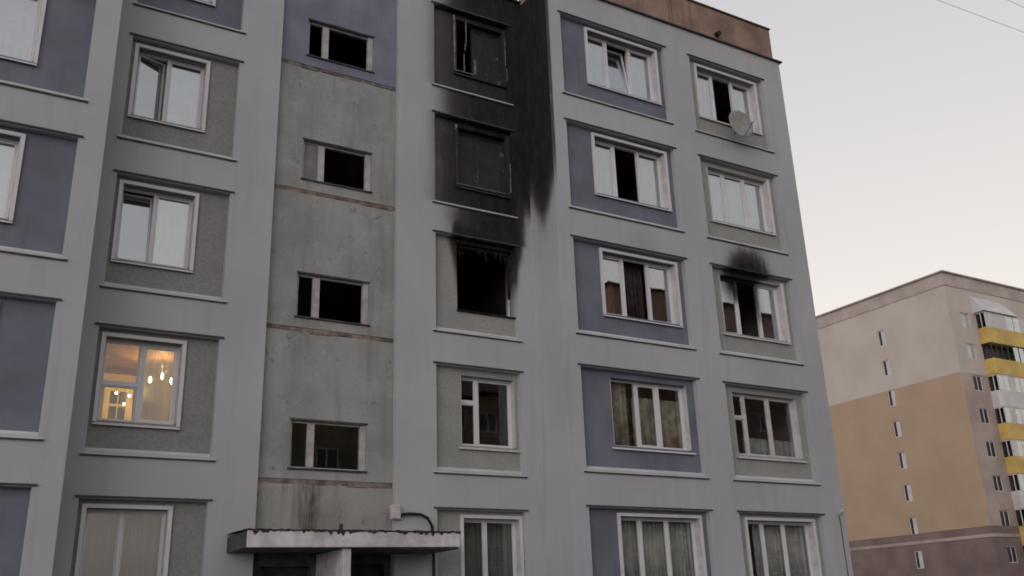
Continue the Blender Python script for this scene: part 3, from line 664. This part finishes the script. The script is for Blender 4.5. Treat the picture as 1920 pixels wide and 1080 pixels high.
for i, h in enumerate(hr):
    x0, x1, z0, z1 = h; xm = (x0+x1)/2
    fr = MB(); fr.ring(x0, x1, z0, z1, .07, FY+.07, FY+.12); fr.box(xm-.04, xm+.04, FY+.065, FY+.12, z0+.07, z1-.07)
    w_ = fr.build('window', 'far_white', F)
    MB().box(x0+.07, xm-.04, FY+.1, FY+.11, z0+.07, z1-.07).build('pane', 'far_white' if i < 2 else 'far_dark', w_); MB().box(xm+.04, x1-.07, FY+.1, FY+.11, z0+.07, z1-.07).build('pane', 'cloth_grey' if i < 2 else 'far_dark', w_)
BX0, BX1, BP = fx(69.95), fx(69.95)+6.2, .9
colr = ['far_yellow', 'far_yellow', 'far_white', 'far_yellow', 'far_yellow', 'far_white', 'far_yellow', 'far_yellow']
for k in range(8):
    zt = fz(22.92)-2.8*k; zc = zt-1.42
    if k in (2, 5):      # rounded white balcony apron
        mb = MB(); r_ = .4; prof = [(BX0, FY)]
        for i in range(7): a = math.pi/2*i/6; prof.append((BX0+r_-r_*math.cos(a), FY-BP+r_-r_*math.sin(a)))
        prof += [(BX1, FY-BP), (BX1, FY)]; n_ = len(prof)
        mb.add([(x, y, zc) for x, y in prof]+[(x, y, zt) for x, y in prof], [(i, (i+1) % n_, n_+(i+1) % n_, n_+i) for i in range(n_)]+[tuple(reversed(range(n_))), tuple(range(n_, 2*n_))])
        bl = mb.build('balcony', colr[k], F)
    else: bl = MB().box(BX0, BX1, FY-BP, FY-.003, zc, zt).build('balcony', colr[k], F, bevel=.04)
    z1 = zt+1.36
    MB().box(BX0+.1, BX1-.05, FY-.2, FY-.004, zt+.003, z1).build('loggia_back', 'far_dark', bl)
    posts = [0, 1.0, 2.9, 4.0, 5.0, 6.1] if k == 0 else [0, .75, 1.5, 2.3, 3.1, 3.9, 4.7, 5.4, 6.1]
    fr = MB()
    for q in posts: fr.box(BX0+q, BX0+q+.08, FY-BP+.01, FY-BP+.08, zt+.002, z1)
    fr.box(BX0, BX1, FY-BP+.012, FY-BP+.078, z1-.08, z1+.0)
    fr.box(BX0+.002, BX0+.07, FY-BP+.08, FY-.005, z1-.08, z1-.004); fr.box(BX0+.002, BX0+.07, FY-.5, FY-.43, zt+.002, z1-.08)
    fr.build('glazing_frame', 'far_white' if k != 1 else 'far_dark', bl)
    for i, (a, b_) in enumerate(zip(posts, posts[1:])):
        if k == 1 and i < 4: continue
        MB().box(BX0+a+.08, BX0+b_, FY-BP+.03, FY-BP+.05, zt+.003, z1-.08).build('glazing_pane', 'far_white' if (k == 0 and i in (0, 1)) or (i*7+k*3) % 4 == 0 else 'glass', bl)
    if k == 0:
        mb = MB(); xa, xb = BX0-.25, BX1-1.5; mb.add([(xa, FY-.004, z1+1.6), (xb-.8, FY-.004, z1+1.6), (xb, FY-BP-.15, z1+.05), (xa, FY-BP-.15, z1+.05), (xa, FY-.004, z1+.01), (xb, FY-.004, z1+.01)],
            [(0, 3, 2, 1), (0, 4, 3), (1, 2, 5), (3, 4, 5, 2), (0, 1, 5, 4)]); mb.build('hood_roof', 'far_white', bl)

# ------------------------------------------------------------------ buildings across the yard, mirrored in the panes
def opposite(name, label, x0, x1, yf, depth, h, rise, wall, cols, rows, fh, zfirst):
    o = empty(name); tag(o, label, 'building')
    mb = MB(); holes = []
    px = (x1-x0)/cols
    for i in range(cols):
        for k in range(rows): holes.append((x0+px*(i+.5)-.75, x0+px*(i+.5)+.75, zfirst+fh*k, zfirst+fh*k+1.45))
    hole_grid(mb, x0, x1, 0, h, holes, yf)
    for hh in holes: reveal(mb, *hh, yf, yf-.15)
    mb.quad((x0, yf, 0), (x0, yf-depth, 0), (x0, yf-depth, h), (x0, yf, h)); mb.quad((x1, yf, 0), (x1, yf-depth, 0), (x1, yf-depth, h), (x1, yf, h)); mb.quad((x0, yf-depth, 0), (x1, yf-depth, 0), (x1, yf-depth, h), (x0, yf-depth, h))
    mb.build('wall', wall, o)
    e = .5; ym = yf-depth/2; mr = MB(); a, b_ = x0-e, x1+e
    mr.add([(a, yf+e, h), (b_, yf+e, h), (b_, yf-depth-e, h), (a, yf-depth-e, h), (a+depth*.5, ym, h+rise), (b_-depth*.5, ym, h+rise)], [(0, 1, 5, 4), (1, 2, 5), (2, 3, 4, 5), (3, 0, 4), (3, 2, 1, 0)]); mr.build('roof', 'roof_rust', o)
    proto = None
    for hh in holes:
        fr = MB(); fr.ring(*hh, .08, yf-.12, yf-.06); fr.box((hh[0]+hh[1])/2-.04, (hh[0]+hh[1])/2+.04, yf-.12, yf-.055, hh[2]+.08, hh[3]-.08); w_ = fr.build('window', 'far_white', o)
        MB().box(hh[0]+.08, hh[1]-.08, yf-.11, yf-.1, hh[2]+.08, hh[3]-.08).build('pane', 'far_dark', w_)
opposite('opposite_block', 'brown brick block across the yard mirrored in the third-floor panes', 43.5, 80, -43, 13, 27.0, 1.5, 'brick_brown', 11, 8, 2.9, 1.9)
opposite('opposite_house', 'low tan brick house across the yard mirrored only in the lowest panes', 16, 40, -41, 12, 17.0, 3.2, 'brick_tan', 8, 5, 3.0, 2.2)
opposite('opposite_house', 'far low house mirrored in the ground-floor window left of the entrance', -40, 8, -70, 12, 6.2, 2.4, 'brick_tan', 12, 2, 3.0, 1.2)

# ------------------------------------------------------------------ overhead wires
def wire(a, b_, sag, r, label):
    a, b_ = Vector(a), Vector(b_); pts = [tuple(a.lerp(b_, i/24)+Vector((0, 0, -sag*4*(i/24)*(1-i/24)))) for i in range(25)]
    mb = MB(); mb.tube(pts, r, 6); o = mb.build('overhead_wire', 'cable_black', smooth=True); tag(o, label, 'wire', 'overhead wires')
wire((-43.5, 2.0, 19.8), (102, .0, 26.0), .0, .007, 'longer faint wire crossing the top right corner of the sky')
wire((-42.7, -4.3, 17.3), (104.9, 3, 27.4), .0, .007, 'short faint wire touching the very top right corner of the sky')
